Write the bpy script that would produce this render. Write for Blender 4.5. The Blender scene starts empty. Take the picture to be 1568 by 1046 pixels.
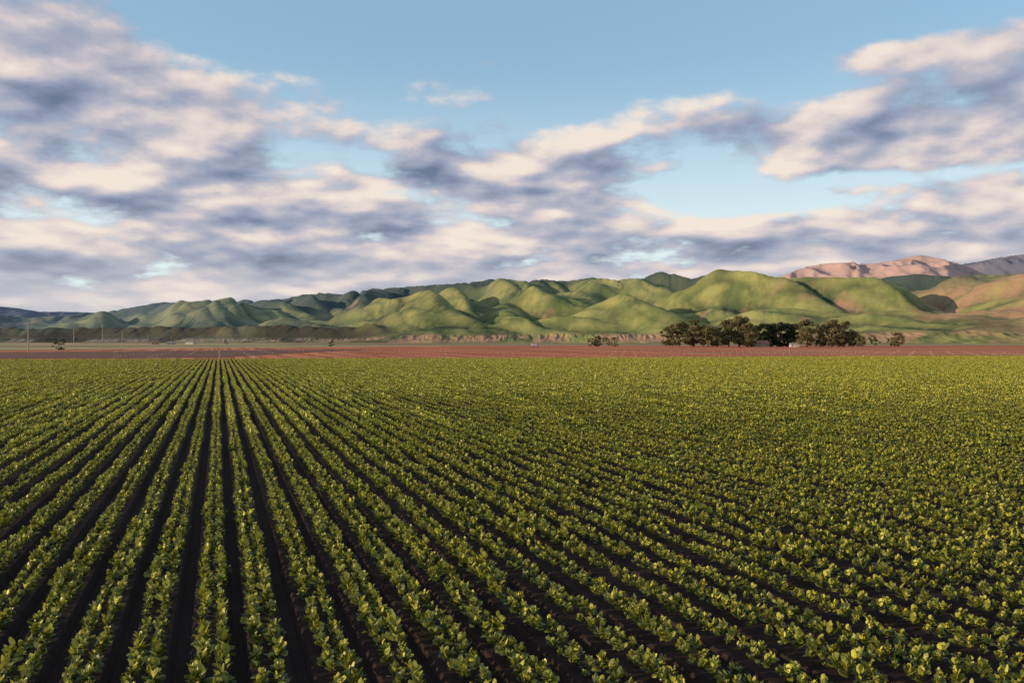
import bpy, bmesh, math, random
import numpy as np
from mathutils import Vector, Matrix

random.seed(7); rng = np.random.default_rng(11)
scene = bpy.context.scene
scene.view_settings.view_transform = 'Standard'; scene.view_settings.look = 'None'; scene.view_settings.exposure = 0
F = 1220.0; HC = 5.6
A = math.radians(20.2)
RD = np.array([-math.sin(A), math.cos(A)])   # row direction
RP = np.array([math.cos(A), math.sin(A)])    # across rows
SUN_AZ = math.radians(-103); SUN_EL = math.radians(12)

# ------------------------------------------------------------------ helpers
def link(ob, parent=None):
    scene.collection.objects.link(ob)
    if parent: ob.parent = parent
    return ob

def grid_mesh(name, V, nu, nv, smooth=True):
    me = bpy.data.meshes.new(name)
    i = np.arange((nu-1)*(nv-1)); a = i//(nv-1); b = i%(nv-1)
    q = np.stack([a*nv+b, (a+1)*nv+b, (a+1)*nv+b+1, a*nv+b+1], 1).astype(np.int32)
    me.vertices.add(len(V)); me.vertices.foreach_set("co", V.astype(np.float32).ravel())
    me.loops.add(q.size); me.loops.foreach_set("vertex_index", q.ravel())
    me.polygons.add(len(q)); me.polygons.foreach_set("loop_start", np.arange(0, q.size, 4, dtype=np.int32))
    me.polygons.foreach_set("loop_total", np.full(len(q), 4, dtype=np.int32))
    me.polygons.foreach_set("use_smooth", np.full(len(q), smooth))
    me.update(calc_edges=True); me.validate()
    return me

def attr(me, name, data, typ='FLOAT', dom='POINT'):
    at = me.attributes.new(name, typ, dom)
    at.data.foreach_set("vector" if typ == 'FLOAT_VECTOR' else "value", np.asarray(data).ravel())

_perm = {}
def pnoise(x, y, seed=0):
    if seed not in _perm:
        r = np.random.default_rng(1000+seed); p = r.permutation(256); _perm[seed] = (np.concatenate([p, p]), r.uniform(0, 2*np.pi, 256))
    P, G = _perm[seed]
    xi = np.floor(x).astype(int); yi = np.floor(y).astype(int); xf = x-xi; yf = y-yi
    def g(ix, iy, fx, fy):
        a = G[P[(P[ix & 255]+iy) & 255]]; return np.cos(a)*fx+np.sin(a)*fy
    u = xf**3*(xf*(xf*6-15)+10); v = yf**3*(yf*(yf*6-15)+10)
    n00 = g(xi, yi, xf, yf); n10 = g(xi+1, yi, xf-1, yf); n01 = g(xi, yi+1, xf, yf-1); n11 = g(xi+1, yi+1, xf-1, yf-1)
    return (n00*(1-u)+n10*u)*(1-v)+(n01*(1-u)+n11*u)*v
def fbm(x, y, o=4, seed=0):
    s = 0; a = 1.0; t = 0
    for k in range(o):
        s = s+a*pnoise(x*2**k, y*2**k, seed+k); t += a; a *= .5
    return s/t
def sstep(a, b, x):
    t = np.clip((x-a)/(b-a), 0, 1); return t*t*(3-2*t)

class NT:
    def __init__(s, tree): s.t = tree; s.n = tree.nodes; s.l = tree.links
    def new(s, typ, **kw):
        n = s.n.new(typ)
        for k, v in kw.items(): setattr(n, k, v)
        return n
    def put(s, inp, v):
        if hasattr(v, 'is_output'): s.l.new(v, inp)
        else: inp.default_value = v
    def math(s, op, a, b=None, c=None, clamp=False):
        n = s.new('ShaderNodeMath', operation=op, use_clamp=clamp)
        s.put(n.inputs[0], a)
        if b is not None: s.put(n.inputs[1], b)
        if c is not None: s.put(n.inputs[2], c)
        return n.outputs[0]
    def vmath(s, op, a, b=None):
        n = s.new('ShaderNodeVectorMath', operation=op); s.put(n.inputs[0], a)
        if b is not None: s.put(n.inputs[3] if op == 'SCALE' else n.inputs[1], b)
        return n.outputs[0]
    def mix(s, f, a, b, blend='MIX'):
        n = s.new('ShaderNodeMix', data_type='RGBA', blend_type=blend)
        s.put(n.inputs[0], f); s.put(n.inputs[6], a); s.put(n.inputs[7], b); return n.outputs[2]
    def noise(s, vec, scale, detail=4, rough=.5, dist=0, dims='3D'):
        n = s.new('ShaderNodeTexNoise', noise_dimensions=dims); s.put(n.inputs['Vector'], vec)
        n.inputs['Scale'].default_value = scale; n.inputs['Detail'].default_value = detail
        n.inputs['Roughness'].default_value = rough; n.inputs['Distortion'].default_value = dist
        return n.outputs[0]
    def step(s, x, a, b):
        n = s.new('ShaderNodeMapRange', interpolation_type='SMOOTHSTEP'); s.put(n.inputs[0], x)
        s.put(n.inputs[1], a); s.put(n.inputs[2], b); n.inputs[3].default_value = 0; n.inputs[4].default_value = 1
        return n.outputs[0]
    def attr(s, name):
        n = s.new('ShaderNodeAttribute', attribute_name=name); return n.outputs['Fac']
    def pos(s): return s.new('ShaderNodeNewGeometry').outputs['Position']
    def mapping(s, vec, rot=(0,0,0), scale=(1,1,1)):
        n = s.new('ShaderNodeMapping'); s.put(n.inputs[0], vec)
        n.inputs['Rotation'].default_value = rot; n.inputs['Scale'].default_value = scale; return n.outputs[0]

def C(r, g, b): return (r, g, b, 1)
def new_mat(name, rough=.9, spec=.2):
    m = bpy.data.materials.new(name); m.use_nodes = True
    t = NT(m.node_tree); b = m.node_tree.nodes['Principled BSDF']
    b.inputs['Roughness'].default_value = rough
    b.inputs['Specular IOR Level'].default_value = spec
    return m, t, b
def simple(name, col, rough=.8, var=.25, sc=3.0, spec=.2):
    m, t, b = new_mat(name, rough, spec)
    n = t.noise(t.pos(), sc, 4, .6)
    c2 = C(*(x*(1-var) for x in col)); c1 = C(*(min(1, x*(1+var)) for x in col))
    t.put(b.inputs['Base Color'], t.mix(n, c2, c1)); return m
def bump(t, b, h, dist=.05, strength=.6):
    n = t.new('ShaderNodeBump'); n.inputs['Distance'].default_value = dist; n.inputs['Strength'].default_value = strength
    t.put(n.inputs['Height'], h); t.l.new(n.outputs[0], b.inputs['Normal'])

# ------------------------------------------------------------------ world
w = bpy.data.worlds.new("World"); scene.world = w; w.use_nodes = True
t = NT(w.node_tree); t.n.clear()
out = t.new('ShaderNodeOutputWorld')
sky = t.new('ShaderNodeTexSky', sky_type='NISHITA'); sky.sun_disc = False
sky.sun_elevation = SUN_EL; sky.sun_rotation = SUN_AZ % (2*math.pi); sky.air_density = 1.0; sky.dust_density = 1.2; sky.ozone_density = 1.5
D0 = t.new('ShaderNodeTexCoord').outputs['Generated']
def sep(v):
    n = t.new('ShaderNodeSeparateXYZ'); t.put(n.inputs[0], v); return n.outputs
def plane(v):
    o = sep(v); z = t.math('ADD', t.math('MAXIMUM', o[2], 0.0), 0.21)
    c = t.new('ShaderNodeCombineXYZ')
    t.put(c.inputs[0], t.math('DIVIDE', o[0], z)); t.put(c.inputs[1], t.math('DIVIDE', o[1], z)); return c.outputs[0]
o = sep(D0)
az = t.math('ARCTAN2', o[0], o[1]); el = t.math('TANGENT', t.math('ARCSINE', o[2]))
cv = t.new('ShaderNodeCombineXYZ'); t.put(cv.inputs[0], az); t.put(cv.inputs[1], el); cv = cv.outputs[0]
blobs = [(60,90,210,75,.20),(330,185,170,60,.12),(160,270,300,60,.14),(790,50,330,85,-.20),(560,30,180,80,-.14),(680,170,110,35,-.13),
         (1140,190,160,50,.11),(1230,215,110,50,.16),(1440,200,140,60,.12),(1330,85,60,22,.12),(1450,62,60,20,.08),(590,240,60,24,-.12),(1160,318,120,15,-.20),
         (600,298,50,12,-.16),(760,265,190,40,.12),(1150,50,120,50,-.10),(1510,5,150,32,-.20),(1380,272,150,10,-.12),(755,95,26,10,.16)]
bias = t.math('MULTIPLY', t.step(el, 0.27, 0.09), 0.20)
for px_, py_, sx, sy, am in blobs:
    a0 = math.atan((px_-784)/F); e0 = (523-py_)/F*math.cos(a0)
    n = t.new('ShaderNodeVectorMath', operation='MULTIPLY_ADD'); t.put(n.inputs[0], cv)
    n.inputs[1].default_value = (F/sx, F/sy, 0); n.inputs[2].default_value = (-a0*F/sx, -e0*F/sy, 0)
    d = t.new('ShaderNodeVectorMath', operation='DOT_PRODUCT'); t.put(d.inputs[0], n.outputs[0]); t.put(d.inputs[1], n.outputs[0])
    bias = t.math('MULTIPLY_ADD', t.math('POWER', math.exp(-1), d.outputs['Value']), am, bias)
P0 = plane(D0)
PS = plane(t.vmath('ADD', D0, (-.007, 0, .010))); PL = plane(t.vmath('ADD', D0, (-.024, 0, .026)))
n1 = t.noise(P0, 2.7, 8, .55, 0, '2D'); n1b = t.noise(PS, 2.7, 7, .55, 0, '2D')
l1 = t.noise(P0, 2.7, 2, .5, 0, '2D'); l2 = t.noise(PL, 2.7, 2, .5, 0, '2D'); big = t.noise(P0, 1.1, 1, .5, 0, '2D')
cov = t.math('ADD', t.math('ADD', t.math('MULTIPLY', n1, .75), t.math('MULTIPLY', big, .25)), bias)
fac = t.step(cov, 0.485, 0.625)
soft = t.math('MULTIPLY_ADD', t.step(el, .02, .22), .5, .5)       # distant clouds have less contrast
dl = t.math('MULTIPLY_ADD', t.math('SUBTRACT', n1, n1b), 1.5, t.math('MULTIPLY', t.math('SUBTRACT', l1, l2), 1.4))
lit = t.math('MULTIPLY_ADD', dl, soft, .52)
lit = t.math('SUBTRACT', lit, t.math('MULTIPLY', t.step(cov, .56, .88), .20), clamp=True)
ramp = t.new('ShaderNodeValToRGB'); t.l.new(lit, ramp.inputs[0])
e = ramp.color_ramp.elements; e[0].position = 0; e[0].color = C(.14,.18,.30); e[1].position = .80; e[1].color = C(1,.86,.74)
for p_, c_ in ((.15, C(.23,.27,.40)), (.32, C(.37,.40,.53)), (.48, C(.56,.53,.60)), (.62, C(.82,.70,.67))):
    x = ramp.color_ramp.elements.new(p_); x.color = c_
hz = t.step(el, .12, .0)
ccol = t.mix(t.math('MULTIPLY', hz, .65), ramp.outputs[0], C(.78,.74,.74))
vz = t.step(el, .38, .07)
veil = t.math('MULTIPLY_ADD', vz, .50, .42)
bg1 = t.new('ShaderNodeBackground'); bg1.inputs[1].default_value = 0.15; t.l.new(sky.outputs[0], bg1.inputs[0])
bgv = t.new('ShaderNodeBackground'); t.put(bgv.inputs[0], t.mix(vz, C(.44,.74,1.0), C(.80,.92,.93))); bgv.inputs[1].default_value = 1
mv = t.new('ShaderNodeMixShader'); t.put(mv.inputs[0], veil); t.l.new(bg1.outputs[0], mv.inputs[1]); t.l.new(bgv.outputs[0], mv.inputs[2])
bg2 = t.new('ShaderNodeBackground'); t.l.new(ccol, bg2.inputs[0]); bg2.inputs[1].default_value = .92
mx = t.new('ShaderNodeMixShader'); t.put(mx.inputs[0], t.math('MULTIPLY', fac, .93))
t.l.new(mv.outputs[0], mx.inputs[1]); t.l.new(bg2.outputs[0], mx.inputs[2]); t.l.new(mx.outputs[0], out.inputs[0])
try: w.cycles.sampling_method = 'MANUAL'; w.cycles.sample_map_resolution = 256
except Exception as ex: print(ex)

sd = bpy.data.lights.new("sun", 'SUN'); sd.energy = 5; sd.angle = math.radians(.6); sd.color = (1, .79, .52)
so = link(bpy.data.objects.new("sun", sd))
sv = Vector((math.sin(SUN_AZ)*math.cos(SUN_EL), math.cos(SUN_AZ)*math.cos(SUN_EL), math.sin(SUN_EL)))
so.rotation_euler = sv.to_track_quat('Z', 'Y').to_euler(); so.location = (-100, -50, 80)

# ------------------------------------------------------------------ camera
cd = bpy.data.cameras.new("camera"); cam = link(bpy.data.objects.new("camera", cd))
cd.sensor_width = 36; cd.lens = 36*F/1568; cd.clip_end = 60000; cd.clip_start = .1
cam.location = (0, 0, HC); cam.rotation_euler = (math.radians(90), 0, 0); scene.camera = cam

# ------------------------------------------------------------------ ground
def sheet(name, pts, z, mat):
    me = bpy.data.meshes.new(name); me.from_pydata([(x, y, z) for x, y in pts], [], [tuple(range(len(pts)))])
    me.materials.append(mat); return link(bpy.data.objects.new(name, me))
m, t, b = new_mat("valley_ground", .95, .05)
p = t.pos()
st = t.mapping(p, (0, 0, -.15), (.0009, .006, 1))
n = t.noise(st, 1, 5, .6); n2 = t.noise(p, .012, 5, .6); n3 = t.noise(t.mapping(p, (0,0,.1), (.002,.012,1)), 1, 3)
col = t.mix(t.step(n, .38, .6), C(.32,.18,.10), C(.27,.24,.11))
col = t.mix(t.step(n3, .5, .62), col, C(.46,.34,.21)); col = t.mix(t.math('MULTIPLY', t.step(n2, .5, .7), .6), col, C(.10,.11,.05))
t.put(b.inputs['Base Color'], col)
R = 30000
sheet("ground", [(-R,-2000),(R,-2000),(R,R),(-R,R)], -.40, m)

def edge_y(x): return 235.6+(x+151.5)*.179          # far edge of the crop
m, t, b = new_mat("ploughed_soil", .95, .05)
p = t.pos(); rm = t.mapping(p, (0, 0, -A), (1, 1, 1))
fur = t.noise(t.mapping(rm, (0,0,0), (.30, .004, 1)), 1, 2, .6)
big = t.noise(p, .012, 4, .55); sm = t.noise(p, .5, 4, .6)
col = t.mix(t.step(fur, .42, .58), C(.27,.075,.040), C(.62,.21,.105))
col = t.mix(t.math('MULTIPLY', t.step(big, .45, .65), .45), col, C(.54,.20,.105)); col = t.mix(t.math('MULTIPLY', sm, .3), col, C(.24,.075,.045))
t.put(b.inputs['Base Color'], col); bump(t, b, fur, .3, .5)
sheet("ploughed_field", [(-260, edge_y(-260)), (500, edge_y(500)), (1300, 1250), (-30, 1150), (-330, 560)], -.30, m)
track = simple("dirt_track", (.50,.35,.22), .95, .3, .15)
dark = simple("dark_tilled_soil", (.13,.055,.040), .95, .3, .05)
greenstrip = simple("young_crop", (.20,.21,.08), .9, .35, .12)
pale = simple("mulch_rows", (.52,.42,.30), .9, .4, .2)
def strip(name, u0, d0, u1, d1, wid0, wid1, z, mat):
    a = np.array([u0*d0, d0]); c = np.array([u1*d1, d1]); N = 24
    pts = []
    for k in range(N+1):
        s = k/N; q = a*(1-s)+c*s; pts.append((q[0], q[1]+random.uniform(-.03, .03)*wid0))
    up = [(pts[k][0], pts[k][1]+(wid0*(1-k/N)+wid1*k/N)*random.uniform(.9, 1.1)) for k in range(N, -1, -1)]
    return sheet(name, pts+up, z, mat)
strip("dirt_track", -.80, 222, .80, 316, 4, 7, -.25, track)
strip("tilled_strip", -1.1, 245, -.37, 290, 190, 330, -.24, dark)
strip("dirt_track", -.85, 268, -.365, 600, 6, 14, -.20, track)
strip("mulched_strip", .22, 400, .80, 362, 6, 8, -.22, pale)
strip("mulched_strip", .30, 500, .85, 470, 8, 8, -.22, pale)
strip("dirt_track", .15, 700, .85, 640, 14, 18, -.22, track)
strip("young_crop_strip", -.3, 1260, .9, 1230, 130, 90, -.26, greenstrip)
strip("young_crop_strip", -.9, 760, -.36, 950, 130, 180, -.26, greenstrip)
strip("dirt_track", -.8, 1450, .7, 1500, 80, 80, -.22, track)
strip("tilled_strip", -.3, 1750, .6, 1850, 260, 260, -.24, dark)

# crop soil with raised beds
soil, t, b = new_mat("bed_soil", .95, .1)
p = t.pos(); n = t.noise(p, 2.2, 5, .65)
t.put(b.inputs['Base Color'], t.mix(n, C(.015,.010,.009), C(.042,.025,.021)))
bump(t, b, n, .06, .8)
vs = []; fs = []
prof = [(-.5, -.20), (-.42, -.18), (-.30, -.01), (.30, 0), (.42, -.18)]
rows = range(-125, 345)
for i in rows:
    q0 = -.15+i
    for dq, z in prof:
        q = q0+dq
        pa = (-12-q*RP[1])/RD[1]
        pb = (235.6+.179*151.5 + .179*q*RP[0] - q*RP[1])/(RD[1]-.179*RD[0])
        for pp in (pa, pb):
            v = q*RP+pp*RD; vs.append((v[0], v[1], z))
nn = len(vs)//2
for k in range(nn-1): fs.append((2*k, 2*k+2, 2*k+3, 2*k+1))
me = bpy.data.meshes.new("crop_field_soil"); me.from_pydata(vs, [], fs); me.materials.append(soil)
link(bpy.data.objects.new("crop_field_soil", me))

# ------------------------------------------------------------------ crop
leafm, t, b = new_mat("crop_leaf", .40, .38)
oi = t.new('ShaderNodeObjectInfo').outputs['Random']; lv = t.attr("lv"); p = t.pos()
fld = t.noise(p, .035, 2, .6)
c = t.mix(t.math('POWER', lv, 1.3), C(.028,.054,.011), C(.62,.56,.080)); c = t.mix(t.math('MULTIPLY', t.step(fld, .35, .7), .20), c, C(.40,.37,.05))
c = t.mix(t.math('MULTIPLY', oi, .16), c, C(.035,.075,.016))
t.put(b.inputs['Base Color'], c)
tr = t.new('ShaderNodeBsdfTranslucent'); t.put(tr.inputs[0], t.mix(.35, c, C(.36,.37,.03)))
ms = t.new('ShaderNodeMixShader'); ms.inputs[0].default_value = .22
t.l.new(b.outputs[0], ms.inputs[1]); t.l.new(tr.outputs[0], ms.inputs[2]); t.l.new(ms.outputs[0], t.n['Material Output'].inputs[0])

def crop_patch(seed, length=2.0, nleaf=22, seg=3, big=1.0, lvadd=0.0):
    r = random.Random(seed); V = []; Fc = []; LV = []
    npl = int(round(7*length/2))
    for side in (-1, 1):
        for k in range(npl):
            if r.random() < .03: continue
            py = -length/2+(k+.5+(.25 if side > 0 else -.25))*length/npl+r.uniform(-.06, .06); px = side*.135+r.uniform(-.05, .05)
            sz = r.uniform(.65, 1.3); pv = r.uniform(-.12, .12)
            for j in range(nleaf):
                az = r.uniform(0, 2*math.pi); ring = j/nleaf
                tilt = .1+.95*ring+r.uniform(-.25, .3)
                Ln = big*sz*r.uniform(.08, .14)*(.8+.4*ring); W = Ln*r.uniform(.5, .85)
                base = Vector((px+r.uniform(-.045, .045), py+r.uniform(-.045, .045), .05+sz*(.17-.13*ring)*r.uniform(.7, 1.2)))
                d = Vector((math.cos(az), math.sin(az), 0)); s = Vector((-d.y, d.x, 0)); tw = r.uniform(-.7, .7)
                s = (s+Vector((0, 0, tw))).normalized()
                b0 = len(V); cur = base.copy(); a = tilt; cup = r.uniform(-.3, .5)
                prw = (.25, .95, 1.0, .35) if seg == 3 else (.5, 1.0, .5)
                for q in range(seg+1):
                    wd = W*prw[q]*.5
                    dirv = d*math.sin(a)+Vector((0, 0, 1))*math.cos(a); nrm = dirv.cross(s)
                    for sd_ in ((-1, 0, 1) if seg == 3 else (-1, 1)):
                        V.append(cur+s*wd*sd_+nrm*(-abs(sd_)*cup*wd)+Vector((0, 0, r.uniform(-.012, .012))))
                    cur = cur+dirv*Ln/seg; a += r.uniform(.05, .5)*3/seg
                cn = 3 if seg == 3 else 2
                for q in range(seg):
                    for x in range(cn-1):
                        i0 = b0+q*cn+x; Fc.append((i0, i0+1, i0+cn+1, i0+cn))
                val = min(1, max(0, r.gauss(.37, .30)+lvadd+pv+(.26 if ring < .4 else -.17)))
                LV += [val]*(cn*(seg+1))
    me = bpy.data.meshes.new("leafy_crop_patch"); me.from_pydata([tuple(v) for v in V], [], Fc)
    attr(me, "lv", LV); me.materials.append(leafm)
    me.polygons.foreach_set("use_smooth", [True]*len(Fc))
    return bpy.data.objects.new("leafy_crop_patch", me)
colN = bpy.data.collections.new("crop_patches"); colF = bpy.data.collections.new("crop_patches_far")
for s in range(12): colN.objects.link(crop_patch(s)); colF.objects.link(crop_patch(50+s, 4.0, 9, 2, 1.5, .13))

def instancer(name, P, RO, SC, ids, coll):
    me = bpy.data.meshes.new(name); me.vertices.add(len(P)); me.vertices.foreach_set("co", P.astype(np.float32).ravel())
    attr(me, "rot", RO, 'FLOAT_VECTOR'); attr(me, "scl", SC, 'FLOAT_VECTOR'); attr(me, "vid", ids.astype(np.int32), 'INT')
    ob = link(bpy.data.objects.new(name, me))
    ng = bpy.data.node_groups.new(name, "GeometryNodeTree")
    ng.interface.new_socket(name="Geometry", in_out='INPUT', socket_type='NodeSocketGeometry')
    ng.interface.new_socket(name="Geometry", in_out='OUTPUT', socket_type='NodeSocketGeometry')
    N = ng.nodes; gi = N.new('NodeGroupInput'); go = N.new('NodeGroupOutput')
    ci = N.new('GeometryNodeCollectionInfo'); ci.inputs['Collection'].default_value = coll
    ci.inputs['Separate Children'].default_value = True; ci.inputs['Reset Children'].default_value = True
    ip = N.new('GeometryNodeInstanceOnPoints'); ip.inputs['Pick Instance'].default_value = True
    def na(nm, ty):
        a = N.new('GeometryNodeInputNamedAttribute'); a.data_type = ty; a.inputs['Name'].default_value = nm
        return next(o for o in a.outputs if o.name == 'Attribute' and o.enabled)
    Lk = ng.links; Lk.new(gi.outputs[0], ip.inputs['Points']); Lk.new(ci.outputs[0], ip.inputs['Instance'])
    Lk.new(na("vid", 'INT'), ip.inputs['Instance Index']); Lk.new(na("rot", 'FLOAT_VECTOR'), ip.inputs['Rotation'])
    Lk.new(na("scl", 'FLOAT_VECTOR'), ip.inputs['Scale']); Lk.new(ip.outputs[0], go.inputs[0])
    md = ob.modifiers.new("instances", 'NODES'); md.node_group = ng
    return ob
# near rows use detailed plants, far rows simpler ones, with a ragged hand-over between them
P = {0: [], 1: []}; RO = {0: [], 1: []}; SC = {0: [], 1: []}
for i in rows:
    q0 = -.15+i
    split = 64+4*int(rng.integers(-5, 6))
    for L_, (p0, p1, step) in enumerate(((-60, split, 2.0), (split, 420, 4.0))):
        pp = np.arange(p0+step/2, p1, step)
        q = q0+.14*pnoise(pp*.09, np.full_like(pp, i*1.7), 3)
        X = q*RP[0]+pp*RD[0]; Y = q*RP[1]+pp*RD[1]
        k = (Y > 5) & (Y < edge_y(X)-2) & (np.abs(X) < .70*Y+12)
        X = X[k]; Y = Y[k]
        if len(X) == 0: continue
        P[L_].append(np.stack([X, Y, np.zeros_like(X)], 1))
        flip = rng.integers(0, 2, len(X))*math.pi
        RO[L_].append(np.stack([np.zeros_like(X), np.zeros_like(X), A+flip+rng.uniform(-.025, .025, len(X))], 1))
        g = 1.04+.5*fbm(X*.08, Y*.08, 3, 9)+rng.uniform(-.15, .15, len(X))
        SC[L_].append(np.stack([g, np.full_like(g, 1.03), g*rng.uniform(.88, 1.2, len(X))], 1))
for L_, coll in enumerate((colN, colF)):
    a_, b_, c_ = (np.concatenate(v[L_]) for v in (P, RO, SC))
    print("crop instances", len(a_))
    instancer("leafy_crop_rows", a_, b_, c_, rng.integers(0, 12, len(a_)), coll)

# ------------------------------------------------------------------ hills
prof_px = [(-500,478),(-200,474),(0,484),(60,487),(120,482),(180,476),(220,468),(260,463),(300,463),(345,458),(390,462),(430,459),(480,450),(520,451),(560,445),(640,440),(700,436),(735,433),
           (765,428),(800,433),(830,430),(870,433),(905,427),(940,431),(980,429),(1012,418),(1040,424),(1060,430),(1100,417),(1140,425),(1180,434),(1230,431),(1300,435),
           (1350,428),(1400,422),(1450,426),(1500,425),(1568,422),(1750,415),(2100,420)]
def prof_e(a, pr):
    px = np.array([math.atan((x-784)/F) for x, _ in pr]); ee = np.array([(523-y)/F*math.cos(math.atan((x-784)/F)) for x, y in pr])
    return np.interp(a, px, ee)
nu, nv = 1800, 480
aa = np.linspace(-.78, .80, nu); tt = np.linspace(0, 1, nv)**1.15
foot = np.interp(aa, [-.8, -.5, -.3, -.1, .2, .42, .6, .8], [5200, 4600, 3700, 3200, 2950, 2500, 2300, 2300])
foot = foot+90*fbm(aa*9, aa*0+.5, 4, 21)
depth = np.interp(aa, [-.8, -.3, 0, .8], [2500, 2600, 2600, 2700])
Rr = foot[:, None]+tt[None, :]*(depth*1.25)[:, None]
AA = np.repeat(aa[:, None], nv, 1)
X = Rr*np.sin(AA); Y = Rr*np.cos(AA); T = (Rr-foot[:, None])/depth[:, None]
wx = X+190*fbm(X/560, Y/760, 3, 31); wy = Y+190*fbm(X/560+9, Y/760, 3, 35)
ca, sa = math.cos(.55), math.sin(.55)
rx = (wx*ca+wy*sa); ry = (-wx*sa+wy*ca)
b1 = np.abs(pnoise(rx/560, ry/1500, 41))*2; b2 = np.abs(pnoise(rx/250+3, ry/760, 42))*2; b3 = np.abs(pnoise(rx/112, ry/360, 43))*2
b4 = np.abs(pnoise((wx*.95-wy*.3)/52, (wx*.3+wy*.95)/150, 44))*2
base_e = prof_e(aa, prof_px); crestH = base_e[:, None]*(foot+depth)[:, None]
rise = .12*sstep(0, .10, T)+.88*sstep(.06, 1.0, T)**1.1
rise = rise*(1-.55*sstep(1.0, 1.25, T))
amp = np.clip(crestH/260, .35, 1.2)*(1-.5*sstep(-.18, -.38, AA))
soft = lambda v: np.sqrt(v*v+.002)
mod = .4+.7*b1
h = crestH*rise*.54+(165*soft(b1)*sstep(0, .35, T)+105*soft(b2)*mod*sstep(0, .12, T)+26*b3*mod*sstep(0, .2, T)+5*b4*mod*sstep(0, .15, T))*amp
h = h+2.0*fbm(X/45, Y/45, 3, 50)*sstep(.02, .1, T)
def cal(h, lo, hi, kn):
    fct = base_e/(h/Rr).max(1); ker = np.hanning(kn); ker /= ker.sum()
    f = np.convolve(np.pad(fct, kn//2, mode='edge'), ker, 'valid')
    return h*(1+(f[:, None]-1)*sstep(lo, hi, T))
h = cal(h, .1, .6, 55); h = cal(h, .1, .5, 31)
mesa = sstep(-.11, -.20, AA)
mh = (50+20*fbm(X/500, Y/400, 3, 88)+14*b3+6*b4)*sstep(.03, .10+.06*b2, T)
h = h*(1-mesa*(1-sstep(.16, .40, T)))+mh*mesa*(1-sstep(.16, .40, T))
bl = 27+12*fbm(aa*12, aa*0+4.1, 3, 60); gul = .5*np.abs(pnoise(X/55, Y/200, 61))*2+.5*np.abs(pnoise(X/22, Y/70, 62))*2
bw = .028+.03*gul
terr = bl[:, None]*np.clip((T-.004)/bw, 0, 1)**.8*(1-.5*sstep(.12, .3, T))*(1-.3*mesa)
bluffmask = sstep(.002, .012, T)*(1-sstep(.03, .06, T))
h = np.maximum(h*sstep(.0, .12, T), 0)+terr
h[:, 0] = -3
V = np.stack([X, Y, h], 2).reshape(-1, 3)
me = grid_mesh("green_hills", V, nu, nv)
bn = sstep(-.30, .10, fbm(X/180, Y/180, 3, 77)*1.5)
soilm = bluffmask*bn+.85*sstep(.42, .52, AA)*sstep(0.0, .1, T)*(1-sstep(.45, .75, T))*sstep(-.12, .25, fbm(X/420, Y/420, 4, 70)*1.4+.12)
soilm = soilm+.75*sstep(.24, .44, fbm(X/260, Y/260, 4, 71)*1.4)*(1-sstep(.7, .9, T))
crest_shade = sstep(.52, .84, T+.4*fbm(X/700, Y/700, 3, 72))  # cloud shade on the upper ridge, painted into the hill colour
scrub_shade = crest_shade+.6*sstep(.05, .35, fbm(X/650+4, Y/900, 4, 75)*1.5)*sstep(.1, .3, T)  # painted ridge shade plus patches of dark scrub
attr(me, "soil", np.clip(soilm, 0, 1)); attr(me, "scrub_shade", np.clip(scrub_shade, 0, 1))
attr(me, "mesa", mesa*(1-sstep(.10, .30, T))*(1-.85*bluffmask*bn)*(.7+.3*sstep(-.2, .2, fbm(X/300, Y/300, 3, 79)*1.5)))
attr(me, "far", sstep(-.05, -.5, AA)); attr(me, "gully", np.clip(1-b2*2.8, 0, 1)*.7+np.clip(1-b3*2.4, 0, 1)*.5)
attr(me, "depth_haze", sstep(.25, 1.0, T))
hm, t, b = new_mat("hill_grass", .95, .05)
p = t.pos(); n = t.noise(p, .006, 5, .6); nf = t.noise(p, .05, 5, .65); n3 = t.noise(p, .02, 6, .7)
c = t.mix(t.step(n, .35, .65), C(.14,.17,.060), C(.34,.31,.115)); c = t.mix(t.math('MULTIPLY', nf, .35), c, C(.11,.12,.05))
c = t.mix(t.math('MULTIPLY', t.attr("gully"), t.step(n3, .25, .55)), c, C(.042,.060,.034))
c = t.mix(t.math('MULTIPLY', t.attr("scrub_shade"), t.step(n3, .1, .42)), c, C(.030,.047,.038))  # dark green for scrub and for the painted cloud shade
s = t.math('MULTIPLY', t.attr("soil"), t.step(n3, .3, .52))
c = t.mix(s, c, t.mix(nf, C(.22,.13,.09), C(.44,.26,.17)))
c = t.mix(t.math('MULTIPLY', t.attr("far"), .45), c, C(.16,.19,.21))  # haze over the left hills, mixed into their base colour
c = t.mix(t.math('MULTIPLY', t.attr("depth_haze"), .16), c, C(.20,.24,.28))  # haze growing towards the crest, also painted in the colour
c = t.mix(t.math('MULTIPLY', t.attr("mesa"), .92), c, t.mix(nf, C(.030,.030,.024), C(.085,.066,.046)))
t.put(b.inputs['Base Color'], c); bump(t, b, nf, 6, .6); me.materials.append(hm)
link(bpy.data.objects.new("green_hills", me))

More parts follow.
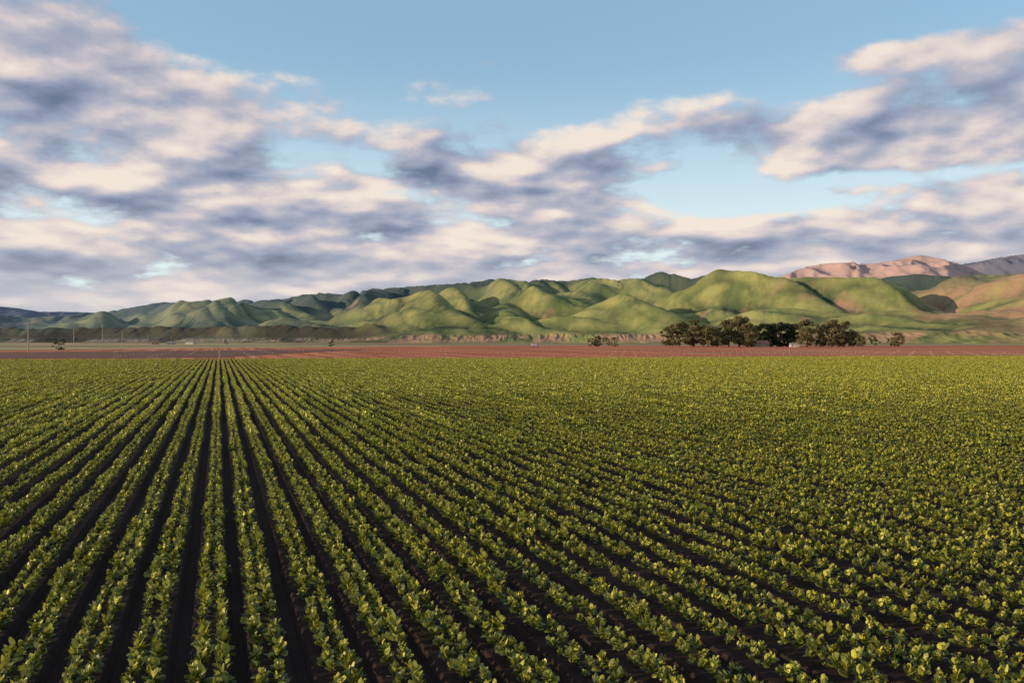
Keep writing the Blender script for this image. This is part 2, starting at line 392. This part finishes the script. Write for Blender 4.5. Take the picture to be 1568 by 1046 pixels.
# far mountains
def mountains(name, pr, a0, a1, r0, dep, mat, seed, amp):
    nu, nv = 700, 160
    aa = np.linspace(a0, a1, nu); tt = np.linspace(0, 1, nv)
    Rr = r0+tt[None]*dep+0*aa[:, None]; AA = np.repeat(aa[:, None], nv, 1); X = Rr*np.sin(AA); Y = Rr*np.cos(AA)
    e = prof_e(aa, pr)
    x = X+200*fbm(X/900, Y/900, 3, seed+5)
    rid = 1-np.abs(pnoise(x/900, Y/2600, seed))*2; rid2 = 1-np.abs(pnoise(x/380, Y/1100, seed+1))*2; rid3 = 1-np.abs(pnoise(x/150, Y/380, seed+2))*2
    sh = np.sin(np.clip(tt/.75, 0, 1.3)*np.pi/2)[None]
    h = e[:, None]*(r0+dep*.7)*sh*(.66+.24*rid*amp+.12*rid2*amp+.03*rid3)
    f = e/np.maximum((h/Rr).max(1), 1e-6); ker = np.hanning(15); ker /= ker.sum(); f = np.convolve(np.pad(f, 7, mode='edge'), ker, 'valid')
    h = h*f[:, None]; h[:, 0] = -20
    me = grid_mesh(name, np.stack([X, Y, h], 2).reshape(-1, 3), nu, nv); me.materials.append(mat)
    return link(bpy.data.objects.new(name, me))
def mtn(name, c1, c2, c3):
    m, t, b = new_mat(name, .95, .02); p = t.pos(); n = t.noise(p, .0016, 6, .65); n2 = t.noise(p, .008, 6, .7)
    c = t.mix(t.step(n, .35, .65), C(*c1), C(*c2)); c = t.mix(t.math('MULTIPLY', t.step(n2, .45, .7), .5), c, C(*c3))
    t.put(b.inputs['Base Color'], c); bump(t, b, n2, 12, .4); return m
mountains("pink_mountains", [(1100,500),(1150,446),(1180,430),(1205,419),(1235,408),(1265,403),(1300,401),(1322,404),(1340,403),(1375,397),(1410,390),(1430,394),(1450,398),(1480,407),(1510,420),(1600,440),(1800,430)],
          .22, .80, 8600, 3600, mtn("pink_rock", (.38,.25,.23), (.47,.31,.27), (.26,.20,.20)), 80, 1.0)
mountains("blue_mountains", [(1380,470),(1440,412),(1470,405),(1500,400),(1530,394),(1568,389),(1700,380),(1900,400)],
          .44, .85, 13500, 4000, mtn("haze_tinted_rock", (.11,.12,.17), (.17,.15,.19), (.09,.10,.14)), 90, .8)  # blue of distance haze is put into the rock colour
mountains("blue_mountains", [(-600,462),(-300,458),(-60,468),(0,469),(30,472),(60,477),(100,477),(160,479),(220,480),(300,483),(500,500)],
          -.85, -.2, 13000, 4000, mtn("haze_tinted_slope", (.12,.14,.19), (.16,.18,.22), (.11,.12,.16)), 95, .7)  # left range, its haze likewise part of the base colour

# ------------------------------------------------------------------ mesh builder for built things
class B:
    def __init__(s): s.bm = bmesh.new(); s.m = 0
    def box(s, x0, x1, y0, y1, z0, z1, m=0):
        r = bmesh.ops.create_cube(s.bm, size=1)
        for v in r['verts']:
            v.co = Vector(((x0+x1)/2+v.co.x*(x1-x0), (y0+y1)/2+v.co.y*(y1-y0), (z0+z1)/2+v.co.z*(z1-z0)))
        for f in {f for v in r['verts'] for f in v.link_faces}: f.material_index = m
    def cyl(s, p0, p1, r0, r1, m=0, n=8):
        p0 = Vector(p0); p1 = Vector(p1); d = p1-p0
        r = bmesh.ops.create_cone(s.bm, cap_ends=True, segments=n, radius1=r0, radius2=r1, depth=d.length)
        M = Matrix.Translation((p0+p1)/2) @ d.to_track_quat('Z', 'Y').to_matrix().to_4x4()
        bmesh.ops.transform(s.bm, matrix=M, verts=r['verts'])
        for f in {f for v in r['verts'] for f in v.link_faces}: f.material_index = m
    def poly(s, pts, m=0):
        f = s.bm.faces.new([s.bm.verts.new(p) for p in pts]); f.material_index = m
    def done(s, name, mats, parent=None, loc=None, rot=0):
        me = bpy.data.meshes.new(name); bmesh.ops.recalc_face_normals(s.bm, faces=s.bm.faces); s.bm.to_mesh(me); s.bm.free()
        for m in mats: me.materials.append(m)
        ob = link(bpy.data.objects.new(name, me), parent)
        if loc is not None: ob.location = loc
        ob.rotation_euler = (0, 0, rot); return ob

white = simple("white_paint", (.55,.50,.45), .6, .1, 1); glass = simple("dark_glass", (.03,.035,.04), .2, .1, 1, .5)
rubber = simple("rubber", (.03,.03,.03), .8, .1, 1); roofm = simple("red_roof", (.28,.12,.08), .8, .2, 1); greyroof = simple("metal_roof", (.26,.24,.22), .6, .2, .5)
wood = simple("weathered_wood", (.40,.33,.26), .9, .2, 2); cream = simple("cream_siding", (.34,.27,.20), .8, .15, 1)

def G(u, d, z=-.4): return (u*d, d, z)
def px(x): return (x-784)/F
def house(name, loc, L, W, H, rh, wallm, rfm, rot=0):
    e = bpy.data.objects.new(name, None); link(e); e.location = loc; e.rotation_euler = (0, 0, rot)
    q = B(); q.box(-L/2, L/2, -W/2, W/2, 0, H)
    for sx in (-1, 1): q.poly([(sx*L/2, -W/2, H+.002), (sx*L/2, W/2, H+.002), (sx*L/2, 0, H+rh)])
    q.done("walls", [wallm], e)
    q = B(); o = .5; sl = rh/(W/2)
    for sy in (-1, 1):
        y1 = sy*(W/2+o); z1 = H-o*sl+.05
        q.poly([(-L/2-o, 0, H+rh+.05), (L/2+o, 0, H+rh+.05), (L/2+o, y1, z1), (-L/2-o, y1, z1)])
        q.poly([(-L/2-o, 0, H+rh+.25), (L/2+o, 0, H+rh+.25), (L/2+o, y1, z1+.2), (-L/2-o, y1, z1+.2)])
        q.poly([(-L/2-o, y1, z1), (L/2+o, y1, z1), (L/2+o, y1, z1+.2), (-L/2-o, y1, z1+.2)])
    q.done("roof", [rfm], e)
    q = B(); n = max(2, int(L/4))
    for k in range(n):
        x = -L/2+(k+.5)*L/n
        if k == n//2: continue
        q.box(x-.6, x+.6, -W/2-.06, -W/2+.02, 1.1, 2.3)
    q.done("windows", [glass], e)
    q = B(); x = -L/2+(n//2+.5)*L/n; q.box(x-.7, x+.7, -W/2-.08, -W/2+.02, .0, 2.2); q.done("door", [wood], e)
    return e
house("farm_house", G(px(1163), 860), 18, 9, 4, 3, cream, roofm, .1)
house("white_shed", G(px(1216), 850), 9, 6, 3.0, 1.4, white, greyroof, -.1)
house("farm_shed", G(px(262), 1600), 14, 10, 3.2, 2, cream, greyroof, .2)
house("farm_shed", G(px(292), 1800), 20, 12, 3.6, 2.4, white, greyroof, -.2)
house("farm_house", G(px(238), 1700), 13, 10, 3.4, 2.6, cream, roofm, .3)

def truck(loc, rot, s=1):
    q = B()
    q.box(-4.2, 1.4, -1.2, 1.2, 1.1, 3.6, 0); q.box(1.6, 3.6, -1.1, 1.1, .7, 2.0, 0)
    q.poly([(1.6,-1.05,2.0),(3.3,-1.05,2.0),(2.9,-.95,2.9),(1.6,-.95,2.9)], 1); q.poly([(1.6,1.05,2.0),(3.3,1.05,2.0),(2.9,.95,2.9),(1.6,.95,2.9)], 1)
    q.poly([(3.3,-1.05,2.0),(3.3,1.05,2.0),(2.9,.95,2.9),(2.9,-.95,2.9)], 1); q.box(1.6, 2.9, -.96, .96, 2.9, 3.0, 0)
    q.box(-4.2, 3.4, -.6, .6, .6, 1.0, 2)
    for x in (-3.2, -1.9, 2.7):
        for y in (-1.15, .85): q.cyl((x, y, .5), (x, y+.3, .5), .5, .5, 2, 14)
    ob = q.done("box_truck", [white, glass, rubber], None, loc, rot); ob.scale = (s, s, s); return ob
truck(G(px(820), 840, -.3), .1)

def pole(loc, H, r=.16, arms=1):
    q = B(); q.cyl((0,0,0), (0,0,H), r*1.25, r*.8, 0, 8)
    for k in range(arms):
        z = H-.7-k*1.3; q.box(-1.5, 1.5, -.09, .09, z, z+.2, 0)
        for x in (-1.3, -.5, .5, 1.3): q.cyl((x, 0, z+.2), (x, 0, z+.5), .07, .05, 1, 6)
    return q.done("utility_pole", [wood, white], None, loc, .6)
pl = []
for x, d, ytop in ((-130, 330, 480), (43, 450, 490), (113, 620, 501), (157, 640, 497), (187, 850, 507), (226, 1150, 511), (262, 1500, 514)):
    H = (523-ytop)/F*d+HC+.4; o = pole(G(px(x), d), H, .22 if d < 700 else .26, 2 if x == 157 else 1); pl.append((o.location.copy(), H))
cu = bpy.data.curves.new("power_line", 'CURVE'); cu.dimensions = '3D'; cu.bevel_depth = .02
ch = [pl[0], pl[1], pl[2], pl[4], pl[5], pl[6]]
for (a, ha), (c, hc) in zip(ch[:-1], ch[1:]):
    for off in (-1.1, 0, 1.1):
        sp = cu.splines.new('POLY'); sp.points.add(12)
        for k in range(13):
            s = k/12; q = a.lerp(c, s); z = -.4+(ha*(1-s)+hc*s)-.2-4*s*(1-s)*2.5
            sp.points[k].co = (q.x+off*.8, q.y+off*.5, z, 1)
cu.materials.append(rubber); link(bpy.data.objects.new("power_line", cu))

# sprinkler risers in the ploughed field
q = []; fcs = []
def addpost(x, y, H, wd):
    b0 = len(q)
    for z in (-.32, H):
        for dx, dy in ((-wd, -wd), (wd, -wd), (wd, wd), (-wd, wd)): q.append((x+dx, y+dy, z))
    for k in range(4): fcs.append((b0+k, b0+(k+1) % 4, b0+4+(k+1) % 4, b0+4+k))
    fcs.append((b0+4, b0+5, b0+6, b0+7))
for i in range(-14, 34):
    for k in range(0, 40):
        v = RP*(i*12.0)+RD*(215+k*11.0)+rng.uniform(-.6, .6, 2)
        if v[1] > edge_y(v[0])+8 and v[1] < 520 and rng.random() < .75 and v[0] > -.5*v[1]: addpost(v[0], v[1], .32, .04)
me = bpy.data.meshes.new("irrigation_sprinklers"); me.from_pydata(q, [], fcs); me.materials.append(simple("pale_plastic", (.60,.52,.40), .6, .1, 1))
link(bpy.data.objects.new("irrigation_sprinklers", me))

# ------------------------------------------------------------------ trees
bark = simple("bark", (.16,.12,.09), .95, .3, 1.5)
def leafmat(name, c1, c2):
    m, t, b = new_mat(name, .7, .15); lv = t.attr("lv")
    c = t.mix(lv, C(*c1), C(*c2)); t.put(b.inputs['Base Color'], c); return m
euc = leafmat("eucalyptus_foliage", (.045,.05,.02), (.24,.18,.08)); cyp = leafmat("cypress_foliage", (.018,.028,.014), (.07,.08,.035))
oak = leafmat("shrub_foliage", (.03,.045,.015), (.11,.12,.04))
def tree(name, loc, H, Wd, mat, seed, style='round', ncl=46):
    r = random.Random(seed); V = []; Fc = []; MI = []; LV = []
    def tube(p0, p1, r0, r1, n=6):
        d = (p1-p0).normalized(); s = d.orthogonal().normalized(); u = d.cross(s); b0 = len(V)
        for p_, rr in ((p0, r0), (p1, r1)):
            for k in range(n):
                a = 2*math.pi*k/n; V.append(p_+s*math.cos(a)*rr+u*math.sin(a)*rr); LV.append(.5)
        for k in range(n): Fc.append((b0+k, b0+(k+1) % n, b0+n+(k+1) % n, b0+n+k)); MI.append(0)
    base = Vector((0, 0, 0)); c0 = .10 if style == 'round' else .05
    top = Vector((r.uniform(-.05, .05)*H, r.uniform(-.05, .05)*H, H*.8)); tr_ = H*.022
    mid = Vector((r.uniform(-.03, .03)*H, 0, H*.35)); tube(base, mid, tr_*1.3, tr_*.9); tube(mid, top, tr_*.9, tr_*.25)
    for k in range(ncl):
        f = r.random()
        z = H*(c0+(.95-c0)*f)
        if style == 'round': env = Wd/2*math.sqrt(max(.05, 1-((f-.42)/.62)**2))*r.uniform(.75, 1.1)
        else: env = Wd/2*(1-.55*f)*min(1, .5+3*f)
        a = r.uniform(0, 2*math.pi); rad = env*math.sqrt(r.random())
        c = Vector((math.cos(a)*rad, math.sin(a)*rad, z)); cr = r.uniform(.07, .12)*min(H, Wd*1.4)
        st = mid.lerp(top, max(0, min(1, (z/H-.45)/.4))) if z > H*.35 else mid*.9
        if k % 3 == 0: tube(st, c, tr_*.35, tr_*.1, 4)
        cv = r.uniform(.1, .75)
        for j in range(75):
            while True:
                o_ = Vector((r.uniform(-1, 1), r.uniform(-1, 1), r.uniform(-1, 1)))
                if o_.length <= 1: break
            pc = c+Vector((o_.x*cr*1.15, o_.y*cr*1.15, o_.z*cr*.85)); sz = r.uniform(.018, .036)*H
            n_ = (o_+Vector((r.uniform(-1, 1), r.uniform(-1, 1), r.uniform(-.5, 1)))).normalized(); s = n_.orthogonal().normalized(); u = n_.cross(s)
            an = r.uniform(0, 6.28); s, u = s*math.cos(an)+u*math.sin(an), u*math.cos(an)-s*math.sin(an)
            b0 = len(V); V.extend([pc-s*sz, pc-u*sz*.6, pc+s*sz, pc+u*sz*.6]); LV.extend([min(1, max(0, cv+r.uniform(-.25, .25)))]*4)
            Fc.append((b0, b0+1, b0+2, b0+3)); MI.append(1)
    me = bpy.data.meshes.new(name); me.from_pydata([tuple(v) for v in V], [], Fc); attr(me, "lv", LV)
    me.materials.append(bark); me.materials.append(mat); me.polygons.foreach_set("material_index", MI)
    ob = link(bpy.data.objects.new(name, me)); ob.location = loc; return ob
TR = [(1024,500,28,860,'e'),(1040,493,36,850,'e'),(1062,490,38,870,'e'),(1084,494,36,850,'e'),(1098,500,26,880,'e'),(1116,488,32,860,'e'),(1132,484,36,880,'e'),(1146,494,26,850,'e'),
      (1158,498,22,900,'c'),(1170,495,22,900,'c'),(1182,496,24,905,'c'),(1194,493,22,900,'c'),(1206,495,24,905,'c'),(1218,494,22,900,'c'),
      (1236,491,34,850,'e'),(1256,494,32,870,'e'),(1274,489,38,850,'e'),(1292,493,34,860,'e'),(1306,506,20,850,'e'),(1319,514,14,840,'e'),(1338,514,18,840,'o'),(1375,510,22,840,'e'),
      (905,517,12,900,'o'),(915,514,12,900,'e'),(928,516,20,880,'o'),(940,517,14,880,'o'),(508,519,10,900,'o'),(90,519,20,520,'o'),(346,520,8,1500,'o'),(1365,516,12,850,'o')]
nm = {'e': ("eucalyptus_tree", euc, 'round'), 'c': ("cypress_tree", cyp, 'col'), 'o': ("shrub", oak, 'round')}
for k, (x, y, wd, d, kd) in enumerate(TR):
    H = (523-y)/F*d+HC+.4; a, bm_, stl = nm[kd]
    tree(a, G(px(x), d), H*random.uniform(.97, 1.04), wd/F*d*1.05, bm_, 100+k, stl, 50 if kd != 'o' else 22)
